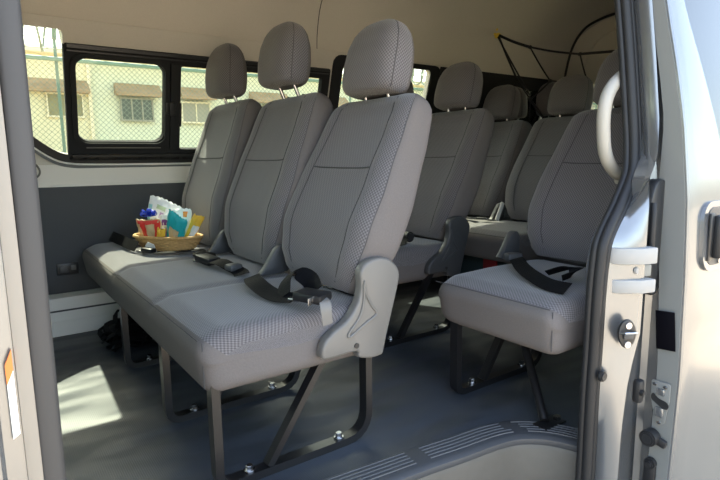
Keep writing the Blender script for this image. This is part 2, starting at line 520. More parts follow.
# --- double benches of the second and third rows
off2 = (.55, 1.50, 0)
dbl = empty('double_bench_seat', (.55+.805, 1.525, 0), label='grey double seat behind the near front backrest, with dark recliner cover', cat='seat', group='double bench seats')
cushion_mesh(1.525, 2.45, (1.97,)).build('seat_cushion', [M['weave'], M['plain'], M['thread']], dbl, 50, off=off2)
add_back(dbl, 1.735, .45, .600, 25.5, off=off2, gap=.004); add_back(dbl, 2.195, .45, .600, 25.5, off=off2, gap=.004)
for y in (1.530, 2.02): add_frame(dbl, y, off2)
add_cover(dbl, 1.494, off2, M['darkplastic'])
hinge_cover(dbl, 1.965, off2, M['darkplastic'])
dbl2 = copy_tree(dbl)
dbl2.location = (.55+1.60, 1.485, 0)
dbl2['label'] = 'dark grey double seat of the third row, seen through the aisle gap'

# --- rear bench
off4 = (.55, 1.0, 0)
rear = empty('rear_bench_seat', (.55+2.12, 1.0, 0), label='dark grey rearmost bench seat, only two headrests showing below the net cords', cat='seat')
cushion_mesh(.80, 2.50, (1.23, 1.65, 2.07)).build('seat_cushion', [M['weave'], M['plain'], M['thread']], rear, 50, off=off4)
for y in (1.02, 1.44, 2.06, 2.395): add_back(rear, y, .32, .575, 11., off=off4)
for y in (.9, 1.65, 2.4): add_frame(rear, y, off4)

# --- single folding seat beside the door
off5 = (.55, .95, 0)
single = empty('single_folding_seat', (.55+.757, .965, 0), label='grey single folding seat beside the sliding door, on a diagonal strut', cat='seat')
cushion_mesh(.718, 1.152, x1=.80).build('seat_cushion', [M['weave'], M['plain'], M['thread']], single, 50, off=off5)
add_back(single, .955, .435, .560, 28.0, hx=.792, off=off5, gap=.002, fwd=.030)
add_frame(single, 1.075, off5)
hinge_cover(single, 1.170, off5, M['darkplastic'])
st = MB().tube([(.585, 1.035, .250), (.425, .800, .014)], .0125, 12).build('strut', M['metalblack'], single, off=off5)
fp = MB(); fp.box((.440, .795, .004), (.09, .045, .006), .002); fp.build('strut_foot', M['metalblack'], st, off=off5)
bb = MB(); bb.cyl((.470, .792, .012), .011, .010, n=6, bev=.001); bb.build('bolt', M['chrome'], st, off=off5)

# ------------------------------------------------------------------ the setting: floor, walls, roof
lip = [(-1.3, .90), (-.1, .90), (.25, .895), (.50, .880), (.719, .862), (.82, .852), (.914, .840), (1.0, .832), (1.059, .820), (1.10, .798), (1.135, .762), (1.16, .712), (1.17, .665)]
lipc = catmull([(a, b, 0) for a, b in lip], 4)
fl = MB()
outline = [(p.x, p.y) for p in lipc]+[(3.70, .665), (3.70, 2.66), (-1.3, 2.66)]
fl.prism(outline, -.02, 0, 'z')
fl.build('floor', M['floor'], smooth=False)['kind'] = 'structure'
# ribbed scuff plate that follows the step edge
sc = MB(); rings = []
path = [Vector((p.x, p.y)) for p in lipc if p.x > -.3]
def normal2(i, P):
    t = (P[min(i+1, len(P)-1)]-P[max(i-1, 0)]).normalized()
    return Vector((-t.y, t.x))
prof = [(0.0, -.022), (-.006, -.012), (-.005, -.002), (.004, .0035), (.012, .0045), (.078, .0045), (.084, .002), (.084, .0002)]
for i, p in enumerate(path):
    n = normal2(i, path)
    rings.append([(p.x+n.x*a, p.y+n.y*a, b) for a, b in prof])
sc.loft(rings, closed=False)
for k in range(5):
    d = .022+.0125*k
    rib = []
    for i, p in enumerate(path):
        n = normal2(i, path); rib.append((p.x+n.x*d, p.y+n.y*d, .0052))
    # ribs stop at the flat bridges between the ribbed fields
    seg = []
    for q in rib:
        gap_here = any(abs(q[0]-g) < .013 for g in (.27, .80, 1.10))
        if gap_here:
            if len(seg) > 1: sc.bar(seg, .0035, .0022, (0, 0, 1), mi=1)
            seg = []
        else: seg.append(q)
    if len(seg) > 1: sc.bar(seg, .0035, .0022, (0, 0, 1), mi=1)
ribm = mat('pale_rib_edges', (.115, .115, .12), .4)  # ribs in a lighter grey than the plate
sc.build('trim_1', [M['scuff'], ribm], angle=50, recalc=True)['kind'] = 'structure'
# step well below the lip
sw = MB(); rings = []
prof = [(-.001, -.018), (-.006, -.03), (-.010, -.12), (-.022, -.20), (-.05, -.225)]
for i, p in enumerate(path):
    n = normal2(i, path)
    rings.append([(p.x+n.x*a, p.y+n.y*a, b) for a, b in prof])
sw.loft(rings, closed=False)
sw.box((.45, .74, -.232), (1.55, .30, .012), .003)
sw.build('floor_step', M['stepgrey'], angle=60)['kind'] = 'structure'

# far side wall: vertical below the belt line, leaning in above it
TH = math.atan(.28)
ZB, YB = .74, 2.612
LEAN = Matrix.Translation((0, YB, ZB)) @ Matrix.Rotation(TH, 4, 'X') @ Matrix.Translation((0, -YB, -ZB))
def up(z): return ZB+(z-ZB)/math.cos(TH) if z > ZB else z      # height measured along the lean
ZT = 1.275
wall = MB()
curve = catmull([(.055, 1.04, 0), (.075, .95, 0), (.125, .862, 0), (.195, .794, 0), (.27, .738, 0), (.335, .716, 0), (.45, .710, 0), (.8, .708, 0), (1.2, .708, 0), (1.60, .714, 0)], 5)
def offs(c, d):
    out = []
    for i, p in enumerate(c):
        t = (c[min(i+1, len(c)-1)]-c[max(i-1, 0)]).normalized(); out.append((p.x-t.y*d, p.y+t.x*d))
    return out
low = [p for p in offs(curve, .024) if p[0] < .333]
h1 = low+[(.335, low[-1][1]), (.335, up(1.215)), (.330, up(1.228)), (.318, up(1.232)), (.12, up(1.232)), (.09, up(1.22)), (low[0][0], up(1.18))]
h2 = rounded_rect(.338, .762, 1.585, up(1.170), .02, 3)
h3 = rounded_rect(1.655, .80, 2.315, up(1.232), [.05, .02, .03, .05], 4)
hfront = rounded_rect(-1.05, .78, -.10, up(1.20), .08, 4)
wall.plate([(-1.3, ZB-.06), (3.66, ZB-.06), (3.66, up(ZT)), (-1.3, up(ZT))], [hfront, h1, h2, h3, rounded_rect(3.14, .88, 3.50, up(1.19), .04, 4)], YB, YB+.05)
upper = wall.build('wall_right', M['headliner'], T=LEAN, smooth=False); upper['kind'] = 'structure'
w2 = MB(); w2.box((1.175, YB+.025, .655), (4.95, .044, .10))
w2.box((1.175, YB-.004, .612), (4.95, .012, .012), .003)
w2.build('sill_band', M['cream'], upper, smooth=True)
lp = MB(); lp.box((1.175, YB+.010, .382), (4.95, .045, .462), .006); lp.build('lower_panel', M['panel'], upper)
lg = MB(); lg.prism([(YB+.03, .153), (2.515, .150), (2.505, .100), (2.495, .096), (2.488, .060), (2.478, .048), (2.466, .001), (YB+.03, .001)], -1.3, 3.65, 'x', bev=.003)
lg.build('floor_ledge', M['cream'], upper, 25)
gr = MB(); gr.bar([(-1.3, 2.4985, .099), (3.65, 2.4985, .099)], .008, .005, (0, 0, 1)); gr.build('ledge_groove', M['darkplastic'], upper)
# curved rubber lip under the front quarter glass
cl = MB()
cl.bar([(p.x, YB-.005, p.y-.016) for p in curve], .012, .013, (0, 1, 0))
cl.build('rubber_lip', mat('grey_window_lip', (.13, .14, .15), .5), upper, T=LEAN)
cl2 = MB(); cl2.bar([(p.x, YB-.006, p.y-.005) for p in curve], .010, .006, (0, 1, 0))
cl2.build('lip_highlight', M['white'], upper, T=LEAN)  # white bar paints the bright highlight line along the lip
cl3 = MB()
a_, b_ = offs(curve, -.001), offs(curve, .032)
cl3.loft([[(p[0], YB-.004, p[1]) for p in a_], [(p[0], YB-.004, p[1]) for p in b_]], closed=False)
cl3.build('black_lip', M['black'], upper, T=LEAN)
# folding socket in the lower panel and a wire loop on the sill band
so = MB(); so.box((.286, YB-.014, .258), (.085, .008, .052), .004); so_o = so.build('wall_socket', M['black'], upper)
s2 = MB(); s2.box((.272, YB-.019, .257), (.034, .006, .030), .003); s2.build('socket_lid', M['darkplastic'], so_o)
s3 = MB(); s3.box((.309, YB-.019, .262), (.018, .006, .022), .002); s3.build('socket_catch', M['plastic'], so_o)
lo = MB(); lo.tube([Vector(p) for p in catmull([(.17, YB-.006, .705), (.20, YB-.010, .712), (.217, YB-.012, .690), (.217, YB-.012, .668), (.20, YB-.010, .652), (.17, YB-.006, .654)], 4)], .004, 8, up=(0, 1, 0))
lo.build('wire_loop', M['plastic'], upper)

# windows of the far wall
def structure(o): o['kind'] = 'structure'; return o
g1 = MB().plate([(a, b-.006) for a, b in low]+[(.336, .735), (.336, up(1.236)), (.10, up(1.236)), (low[0][0]-.004, up(1.19))], [], YB+.016, YB+.020).build('window_1', M['glass'], T=LEAN, smooth=False); structure(g1)
fr = MB()
ox0, ox1, oz0, oz1 = .333, 1.590, .722, up(1.187)
sash = rounded_rect(.372, .806, .728, up(1.134), .045, 6)
second = rounded_rect(.800, .772, 1.545, up(1.136), .012, 3)
fr.plate(rounded_rect(ox0, oz0, ox1, oz1, .012, 3), [sash, second], YB-.004, YB+.030)
w2o = fr.build('window_2', M['framerubber'], T=LEAN, angle=30); structure(w2o)
rl = MB()
rl.bar([(.345, YB-.010, up(1.178)), (1.58, YB-.010, up(1.178))], .012, .014, (0, 1, 0))
rl.bar([(.345, YB-.008, up(1.160)), (1.58, YB-.008, up(1.160))], .008, .006, (0, 1, 0))
rl.bar([(.345, YB-.010, .745), (1.58, YB-.010, .745)], .012, .012, (0, 1, 0))
rl.build('slide_rail', M['black'], w2o, T=LEAN)
sh = MB()
c0 = rounded_rect(.362, .792, .739, up(1.146), .050, 7)
sh.sweep([(p[0], YB-.012, p[1]) for p in c0], [(-.008, -.010), (.008, -.010), (.008, .010), (-.008, .010)], (0, 1, 0), True)
sh.box((.775, YB-.012, (.775+up(1.146))/2), (.045, .016, up(1.146)-.775), .003)
sho = sh.build('sash', M['framerubber'], w2o, T=LEAN)
hl = MB(); hl.bar([(.40, YB-.021, .7830), (.71, YB-.021, .7830)], .003, .004, (0, 1, 0)); hl.build('sash_bead', M['plastic'], sho, T=LEAN)
la = MB(); la.box((.760, YB-.024, up(.955)), (.030, .014, .060), .005); la.box((.738, YB-.022, up(.955)), (.012, .010, .052), .003)
la.box((.797, YB-.020, up(.93)), (.010, .012, .11), .004); la.build('sash_latch', M['rubber'], sho, T=LEAN)
p = MB().plate(rounded_rect(.366, .798, .734, up(1.142), .045, 6), [], YB+.008, YB+.012).build('pane', M['glass'], w2o, T=LEAN, smooth=False)
p = MB().plate(rounded_rect(.795, .767, 1.55, up(1.141), .012, 3), [], YB+.016, YB+.020).build('pane', M['glass'], w2o, T=LEAN, smooth=False)
fw = MB(); fw.plate(rounded_rect(1.60, .745, 2.38, up(1.262), .05, 4), [rounded_rect(1.665, .785, 2.305, up(1.236), [.05, .02, .03, .06], 5)], YB-.006, YB+.002)
w3o = fw.build('window_3', M['framerubber'], T=LEAN, angle=30); structure(w3o)
MB().plate(rounded_rect(1.650, .775, 2.32, up(1.245), .03, 3), [], YB+.016, YB+.020).build('pane', M['glass'], w3o, T=LEAN, smooth=False)
tq = MB(); tq.plate([(2.37, .745), (3.64, .745), (3.64, up(1.262)), (2.37, up(1.262))], [rounded_rect(3.15, .89, 3.49, up(1.18), .04, 4)], YB-.012, YB-.002)
tq.build('rear_quarter_trim', M['framerubber'], upper, T=LEAN)
MB().plate(rounded_rect(3.13, .87, 3.51, up(1.20), .04, 3), [], YB+.016, YB+.020).build('quarter_pane', M['rearglass'], upper, T=LEAN, smooth=False)
fg = MB().plate(rounded_rect(-1.06, .77, -.09, up(1.21), .08, 4), [], YB+.016, YB+.020).build('window_4', M['glass'], T=LEAN, smooth=False); structure(fg)

# headliner, swept along the van
def sect(k=1.):
    half = [(2.470, 1.262), (2.472, 1.285), (2.462, 1.37), (2.420, 1.49), (2.32, 1.59), (2.14, 1.650), (1.90, 1.680), (1.60, 1.690)]
    c = 1.615
    return half+[(2*c-y, z) for y, z in half[::-1][1:]]
sec = [Vector((y, z, 0)) for y, z in sect()]
sec = catmull(sec, 3)
ce = MB(); rings = []
for x in (-1.3, -.6, .2, 1.0, 1.49, 1.497, 1.503, 1.51, 2.2, 2.9, 3.66):
    d = .004 if abs(x-1.5) < .004 else 0
    rings.append([(x, p.x, p.y+d) for p in sec])
ce.loft(rings, closed=False)
rings2 = [[(q[0], 1.615+(q[1]-1.615)*1.03, q[2]+.03) for q in r] for r in (rings[0], rings[-1])]
ce.loft(rings2, closed=False)
ce.bar([(1.5, p.x, p.y-.0005) for p in sec], .003, .003, (1, 0, 0), mi=1)
ceo = ce.build('ceiling', [M['headliner'], M['darkplastic']], angle=60, recalc=False); structure(ceo)

# rear wall with hatch opening and window
rw = MB()
arc = [(y, z) for y, z in [(p.x, p.y) for p in sec]]
outer = [(.665, 0), (2.66, 0), (2.66, .74), (2.48, 1.26)]+arc[1:-1]+[(.76, 1.26), (.60, .74)]
rw.plate(outer, [rounded_rect(.97, .88, 2.26, 1.235, .06, 5)], 3.65, 3.70, 'x')
rwo = rw.build('wall_rear', M['headliner'], smooth=False); structure(rwo)
ahalf = [(2.435, .9), (2.432, 1.12), (2.419, 1.31), (2.372, 1.485), (2.288, 1.592), (2.176, 1.634), (2.05, 1.650), (1.85, 1.662), (1.615, 1.665)]
arch = catmull([(3.585, y, z) for y, z in ahalf+[(3.23-y, z) for y, z in ahalf[::-1][1:]]], 5)
MB().tube(arch, .009, 10, up=(1, 0, 0)).build('hatch_seal', M['rubber'], rwo)
arch2 = [Vector((3.643, 1.615+(p.y-1.615)*.88, 1.0+(p.z-1.0)*.88)) for p in arch]
MB().tube(arch2, .008, 8, up=(1, 0, 0)).build('hatch_panel_rib', M['headliner'], rwo)
g5 = MB().plate(rounded_rect(.96, .87, 2.27, 1.245, .06, 5), [], 3.665, 3.670, 'x').build('window_5', M['rearglass'], smooth=False); structure(g5)
hb = MB(); hb.box((3.635, 1.615, .990), (.03, 1.52, .030), .008); hb.build('hatch_bar', M['darkplastic'], rwo)

# near side: rear quarter with the rear edge of the door opening, front pillar, header
def ynear(z, y0=.66): return y0+.14*max(0, z-.6)
edge = [(-.32, 1.128), (-.059, 1.128), (.147, 1.127), (.269, 1.130), (.39, 1.131), (.47, 1.137), (.528, 1.150), (.603, 1.210), (.645, 1.250), (.682, 1.277), (.74, 1.290), (.801, 1.294), (.943, 1.298), (1.083, 1.298), (1.22, 1.295)]
def edge_x(z):
    return interp_lin([(a, b) for a, b in edge], z)
def interp_lin(k, v):
    if v <= k[0][0]: return k[0][1]
    for (a, x), (b, y) in zip(k, k[1:]):
        if v <= b: return x+(y-x)*(v-a)/(b-a)
    return k[-1][1]
JR = [(-.35, 1.175), (-.047, 1.178), (.079, 1.181), (.187, 1.195), (.25, 1.215), (.301, 1.237), (.385, 1.238), (.45, 1.238), (.60, 1.238), (.66, 1.247), (.715, 1.295), (.798, 1.314), (.935, 1.320), (1.25, 1.321)]
sm = catmull([(z, x, 0) for z, x in edge], 4)
jm = MB(); rings = []
for p in sm:
    z, x = p.x, p.y
    y = ynear(z); r = interp_lin(JR, z)
    dy = .14*max(0, z-.6)
    A_, E_ = Vector((x+.032, y-.004)), Vector((r, .606+dy)); nn = (E_-A_).normalized(); nn = Vector((nn.y, -nn.x))
    B_, C_ = A_.lerp(E_, .30)+nn*.007, A_.lerp(E_, .82)+nn*.006
    rings.append([(x+.014, y+.030, z), (x+.014, y+.008, z), (A_.x, A_.y, z), (B_.x, B_.y, z), (C_.x, C_.y, z), (E_.x, E_.y, z), (r+.003, .613+dy, z), (r+.006, .625+dy, z),
                  (r+.012, .652+dy, z), (max(1.352, r+.03), .656+dy, z), (1.37, .625+dy, z)])
jm.loft(rings, closed=False)
jmo = jm.build('wall_left', M['silver'], angle=50, recalc=True); structure(jmo)
# rear quarter: inner skin and outer skin behind the open door
q = MB()
q.plate([(1.36, -.35), (3.70, -.35), (3.70, .6), (1.36, .6)], [], .615, .665)
q.build('quarter_panel', M['silver'], jmo, smooth=False)
TN = Matrix.Translation((0, .62, .6)) @ Matrix.Rotation(-math.atan(.14), 4, 'X') @ Matrix.Translation((0, -.62, -.6))
q = MB(); q.plate([(1.36, .6), (3.70, .6), (3.70, 1.31), (1.36, 1.31)], [rounded_rect(1.55, .76, 2.95, 1.22, .08, 5)], .612, .665)
q.build('quarter_upper', M['silver'], jmo, T=TN, smooth=False)
q = MB(); q.plate([(1.205, .0), (3.65, .0), (3.65, .6), (1.235, .6), (1.165, .52), (1.15, .45)], [], .685, .70)
q.build('quarter_inner_panel', M['panel'], jmo, smooth=False)
q = MB(); q.plate([(1.352, .6), (3.65, .6), (3.65, 1.29), (1.352, 1.29)], [rounded_rect(1.55, .76, 2.95, 1.22, .08, 5)], .69, .70)
q.build('quarter_inner_trim', M['cream'], jmo, T=TN, smooth=False)
g6 = MB().plate(rounded_rect(1.54, .75, 2.96, 1.23, .08, 5), [], .640, .644).build('window_6', M['rearglass'], T=TN, smooth=False); structure(g6)
# rubber door seal
def seal_pts(dx, dy): return [(p.y+dx, ynear(p.x)+dy, p.x) for p in sm if p.x > -.31]
sl = MB()
sl.tube(seal_pts(.013, .004), .0128, 10, up=(0, 1, 0))
slo = sl.build('trim_2', M['rubber']); structure(slo)
sl = MB(); sl.tube(seal_pts(.007, .018), .0090, 10, up=(0, 1, 0)); sl.tube(seal_pts(.0265, -.003), .0068, 10, up=(0, 1, 0)); sl.build('seal_lip', M['rubber'], slo)
# sill outside the step well
ss = MB(); ss.box((.45, .605, -.30), (1.7, .06, .12), .015); ss.build('outer_sill', M['silver'], jmo)

# front pillar at the near side
bp = MB()
prof = [(-1.3, .56), (-.10, .56), (-.070, .566), (-.055, .590), (-.045, .615), (-.030, .618), (-.022, .640), (-.008, .642), (-.004, .652), (.0125, .655), (.0300, .657), (.0305, .72), (-1.3, .72)]
bp.loft([[(x, y+.14*max(0, z-.95), z) for x, y in prof] for z in (-.35, .2, .95, 1.30)], closed=True)
bpo = bp.build('trim_3', M['silver'], angle=30); structure(bpo)
MB().box((.0215, .6545, .40), (.0145, .003, 1.5), .001).build('cream_strip', M['stripcream'], bpo)
sl = MB(); sl.sweep([(.0375, .668, -.32), (.0385, .668, .4), (.0420, .668, .95), (.0420, .715, 1.28)], [(.014, -.011), (.014, .011), (.004, .0125), (-.012, .012), (-.016, .007), (-.016, -.007), (-.012, -.012), (.004, -.0125)], (0, 1, 0))
sl.build('pillar_seal', M['trimgrey'], bpo, 50)
ip = MB(); ip.box((-.01, .75, .48), (.07, .10, 1.62), .02); ip.build('pillar_inner_trim', M['cream'], bpo)
lb2 = MB(); lb2.prism([(.0052, .427), (.0120, .432), (.0120, .525), (.0052, .509)], .6495, .6530, 'y'); lbo = lb2.build('warning_label', M['white'], bpo, smooth=False)
lb = MB(); lb.prism([(.0051, .488), (.0121, .504), (.0121, .526), (.0051, .510)], .6485, .6531, 'y'); lb.build('label_band', M['orange'], lbo, smooth=False)
hd = MB(); hd.box((.1, .74, 1.30), (2.8, .10, .10), .02); hd.build('door_header', M['silver'], jmo)
# front bulkhead of the cabin with the windscreen opening
fb = MB(); fb.plate([(.60, -.3), (2.66, -.3), (2.66, .74), (2.48, 1.26)]+arc[1:-1]+[(.76, 1.26), (.60, .74)], [rounded_rect(.78, .72, 2.45, 1.28, .1, 5)], -1.32, -1.30, 'x')
structure(fb.build('wall_front', M['panel'], smooth=False))
g7 = MB().plate(rounded_rect(.77, .71, 2.46, 1.29, .1, 5), [], -1.315, -1.311, 'x').build('window_7', M['glass'], smooth=False); structure(g7)

# jamb fittings
def fit(mb, name, m, parent=None, **k): return mb.build(name, m, parent or jmo, **k)
LED = [(1.172, .656), (1.174, .636), (1.215, .599), (1.256, .588), (1.262, .622), (1.20, .660)]
b = MB(); b.prism(LED, .470, .508, 'z', bev=.003); fit(b, 'jamb_ledge', M['ledge'])
b = MB(); b.prism([(1.19, .655), (1.205, .632), (1.235, .608), (1.26, .602), (1.26, .625), (1.21, .66)], .438, .466, 'z', bev=.002); fit(b, 'jamb_bracket', M['silvermatte'])
b = MB(); b.prism(LED, .402, .434, 'z', bev=.003); fit(b, 'jamb_ledge', M['ledge'])
b = MB(); b.cyl((1.218, .614, .455), .009, .006, 'y', 20, bev=.001); fit(b, 'jamb_stud', M['ledge'])
Rz = Matrix.Rotation(math.radians(-18), 3, 'Z')
b = MB(); b.prism([(p.x, p.y) for p in catmull([(1.170, .350, 0), (1.185, .357, 0), (1.200, .350, 0), (1.212, .326, 0), (1.212, .300, 0), (1.200, .277, 0), (1.187, .271, 0), (1.174, .279, 0), (1.161, .302, 0), (1.160, .328, 0)], 3, True)], .602, .613, 'y', bev=.003)
T_ = Matrix.Translation((1.176, .606, 0)) @ Matrix.Rotation(math.radians(-28), 4, 'Z') @ Matrix.Translation((0, 0, .313)) @ Matrix.Scale(.80, 4) @ Matrix.Translation((-1.186, -.607, -.313))
stk = fit(b, 'striker_plate', M['black'], T=T_)
for z in (.340, .284):
    b = MB(); b.cyl((1.186, .600, z), .010, .006, 'y', 16, bev=.001); b.build('striker_bolt', M['chrome'], stk, T=T_)
b = MB(); b.tube([(1.164, .603, .318), (1.170, .588, .322), (1.186, .584, .323), (1.202, .588, .322), (1.208, .603, .318)], .004, 8); b.build('striker_loop', M['chrome'], stk, T=T_)
b = MB(); b.box((1.186, .598, .309), (.030, .008, .016), .003); b.build('striker_pad', M['darkplastic'], stk, T=T_)
b = MB(); b.cyl((1.145, .640, .208), .013, .012, 'y', 18, bev=.003); fit(b, 'jamb_plug', M['black'])
b = MB(); b.box((1.262, .613, .150), (.028, .022, .060), .009); b.cyl((1.258, .602, .150), .008, .012, 'y', 12, bev=.002); fit(b, 'bump_stop', M['rubber'])

# ------------------------------------------------------------------ the open sliding door
door = empty('door_1', (1.38, .57, -.3)); structure(door)
door['label'] = 'silver sliding door slid open to the rear, at the edge of the doorway'; door['category'] = 'door'
doff = (1.38, .57, -.3)
def dface(z): return interp_lin([(-.4, .565), (-.08, .550), (.18, .546), (.43, .553), (.617, .562), (.79, .582), (.91, .604), (1.04, .632), (1.3, .68)], z)
zs = [-.32+1.62*i/40 for i in range(41)]
def dx(z): return 1.327+.006*math.sin(3*z)+(.0 if z > .36 else -.0)
dp = MB(); rings = []
for z in zs:
    y = dface(z); x = dx(z); t = interp_lin([(-.4, .060), (.2, .060), (.42, .066), (.62, .074), (.80, .050), (1.1, .042)], z)
    cre = .010*math.exp(-((z-.33)/.018)**2)-.004*math.exp(-((z-.30)/.02)**2)
    rings.append([(x+.020, y+t, z), (x+.003, y+t, z), (x, y+t-.004, z), (x, y+.012, z), (x+.001, y+.005, z), (x+.004, y+.0015, z), (x+.010, y, z), (x+.030, y-.003-cre*.3, z), (x+.065, y-.005-cre, z),
                  (x+.5, y-.012-cre, z), (x+1.0, y-.006, z), (x+1.0, y+.02, z), (x+.05, y+.02, z), (x+.02, y+.03, z)])
# outer skin; above the belt only the frame strip in front of the glass
def gx(z): return interp_lin([(.66, 1.52), (.72, 1.505), (.80, 1.476), (.94, 1.432), (1.07, 1.392), (1.3, 1.33)], z)
zz = [z for z in zs if z < .72]; base = rings[:len(zz)]
for z in [.722]+[.735+.565*i/14 for i in range(15)]:
    y = dface(z); x = dx(z); t = interp_lin([(.62, .074), (.80, .050), (1.1, .042)], z)
    g = max(gx(z), x+.03); e = 2.32 if z < .73 else g
    base.append([(x+.020, y+t, z), (x+.003, y+t, z), (x, y+t-.004, z), (x, y+.012, z), (x+.001, y+.005, z), (x+.004, y+.0015, z), (x+.010, y, z), (x+.020, y-.002, z), (x+.028, y-.004, z),
                  (max(x+.03, g-.004) if z > .73 else x+.5, y-.006, z), (e, y-.003, z), (e, y+.02, z), (x+.04 if z < .73 else min(g-.002, x+.04), y+.02, z), (x+.02, y+.03, z)])
dp.loft(base)
dp.build('outer_panel', M['silver'], door, 28, off=doff)
dg = MB(); rr = []
for z in [.725+.575*i/14 for i in range(15)]:
    y = dface(z); g = max(gx(z), dx(z)+.03)
    rr.append([(g-.006, y+.003, z), (2.32, y-.003, z), (2.32, y+.002, z), (g-.006, y+.008, z)])
dg.loft(rr); dg.build('door_glass', M['doorglass'], door, 28, off=doff)
# the flat grey leading edge
de = MB()
rr = []
for z in zs:
    y = dface(z); x = dx(z); t = interp_lin([(-.4, .060), (.2, .060), (.42, .066), (.62, .074), (.80, .050), (1.1, .042)], z)
    rr.append([(x-.0015, y+.009, z), (x-.0015, y+t-.003, z), (x+.004, y+t-.003, z), (x+.004, y+.009, z)])
de.loft(rr); deo = de.build('leading_edge', M['silvermatte'], door, 35, off=doff)
WID = Matrix.Translation((0, .590, 0)) @ Matrix.Diagonal((1, 1.25, 1, 1)) @ Matrix.Translation((0, -.596, 0))
def dbox(name, m, c, s, bev, parent, rx=0.):
    mb = MB(); mb.box(c, s, bev, Matrix.Rotation(rx, 3, 'X')); return mb.build(name, m, parent, off=doff)
dbox('black_sticker', M['sticker'], (1.3245, .5890, .2955), (.0016, .045, .096), .0007, deo, -.09)
lt = MB(); lt.prism([(p.x, p.y) for p in fillet([(.5995, .165), (.613, .166), (.613, .120), (.601, .062), (.592, .050), (.583, .062), (.577, .120), (.577, .166), (.5995, .165)], .006, 3)[:-1]], 1.3215, 1.326, 'x', bev=.001)
lto = lt.build('latch_plate', M['silvermatte'], deo, T=WID, off=doff)
lt = MB(); lt.prism([(p.x, p.y) for p in catmull([(.611, .125, 0), (.607, .132, 0), (.598, .122, 0), (.584, .119, 0), (.578, .113, 0), (.579, .101, 0), (.588, .099, 0), (.600, .107, 0), (.610, .115, 0)], 3, True)], 1.3203, 1.3225, 'x'); lt.build('latch_slot', M['black'], lto, T=WID, off=doff)
for zc, hh in ((.140, .018), (.087, .026)):
    mb = MB(); mb.box((1.3205, .594, zc), (.006, .016, hh), .003); mb.build('latch_housing', M['silver'], lto, T=WID, off=doff)
for (y, z) in ((.606, .156), (.586, .155), (.593, .060)):
    mb = MB(); mb.cyl((1.3205, y, z), .0042, .004, 'x', 12, bev=.0008); mb.build('screw', M['chrome'], lto, T=WID, off=doff)
bu = MB(); bu.cyl((1.308, .599, .020), .0205, .034, 'x', 20, bev=.004); bu.box((1.318, .585, .014), (.014, .045, .022), .006, Matrix.Rotation(.25, 3, 'X'))
buo = bu.build('door_buffer', M['rubber'], deo, off=doff)
bu = MB(); bu.cyl((1.2915, .599, .020), .0120, .004, 'x', 18, bev=.001); bu.build('buffer_core', M['black'], buo, off=doff)
bu = MB(); bu.cyl((1.316, .597, -.052), .014, .020, 'x', 18, bev=.004); bu.box((1.318, .598, -.088), (.014, .030, .075), .008); bu.cyl((1.304, .597, -.052), .007, .006, 'x', 14); bu.build('door_guide', M['rubber'], deo, off=doff)
# inner pull trim beside the leading edge
ih = MB()
ih.prism([(p.x, p.y) for p in catmull([(1.285, .40, 0), (1.272, .43, 0), (1.268, .47, 0), (1.270, .56, 0), (1.280, .625, 0), (1.300, .655, 0), (1.325, .660, 0), (1.340, .64, 0), (1.345, .50, 0), (1.338, .40, 0), (1.315, .378, 0)], 3, True)], .618, .648, 'y', bev=.006)
iho = ih.build('inner_pull', M['black'], door, off=doff)
ih = MB(); ih.tube([(1.280, .617, .46), (1.274, .612, .48), (1.274, .612, .585), (1.282, .617, .605)], .0075, 10, up=(1, 0, 0)); ih.build('pull_bar', M['rubber'], iho, off=doff)
# outer handle in its recess
ho = MB()
rec = rounded_rect(1.396, .452, 1.56, .592, .035, 6)
def hy(z): return dface(z)-.0095
def yslab(mb, out, d0, d1, mi=0):
    mb.prism(out, 0, 1, 'y', mi=mi)
    k = len(mb.v)
def surf_plate(out, d0, d1):
    mb = MB(); n = len(out)
    vs = [(x, hy(z)+d0, z) for x, z in out]+[(x, hy(z)+d1, z) for x, z in out]
    mb.add(vs, [list(range(n)), list(range(n, 2*n))[::-1]]+[[i, (i+1) % n, n+(i+1) % n, n+i] for i in range(n)])
    return mb
hout = surf_plate(rounded_rect(1.380, .438, 1.585, .606, .045, 6), -.003, .006).build('handle_surround', M['silver'], door, off=doff)
surf_plate(rec, -.0045, .0).build('handle_cup', M['darkplastic'], hout, off=doff)
gp = MB(); gp.box((1.436, hy(.52)-.016, .522), (.038, .024, .105), .008); gp.box((1.408, hy(.52)-.007, .522), (.020, .006, .115), .003); gp.build('handle_grip', M['black'], hout, off=doff)
gp = MB(); gp.cyl((1.46, hy(.46)-.006, .462), .008, .006, 'y', 14); gp.build('key_lock', M['chrome'], hout, off=doff)

# ------------------------------------------------------------------ things in the van
# grab handle
gh = empty('grab_handle', (1.33, .75, .68), label='cream plastic grab handle on the pillar at the rear of the doorway', cat='handle')
go = (1.33, .75, .68)
pth = catmull([(1.362, .745, .918), (1.322, .742, .905), (1.282, .742, .872), (1.264, .742, .828), (1.267, .742, .765), (1.284, .742, .715), (1.322, .742, .680), (1.362, .742, .664)], 5)
MB().tube(pth, .0160, 12, up=(0, 1, 0)).build('grip', M['creamplastic'], gh, off=go)
for (x, z) in ((1.367, .918), (1.367, .664)):
    b = MB(); b.box((x, .742, z), (.030, .036, .045), .010); b.build('mount', M['creamplastic'], gh, off=go)

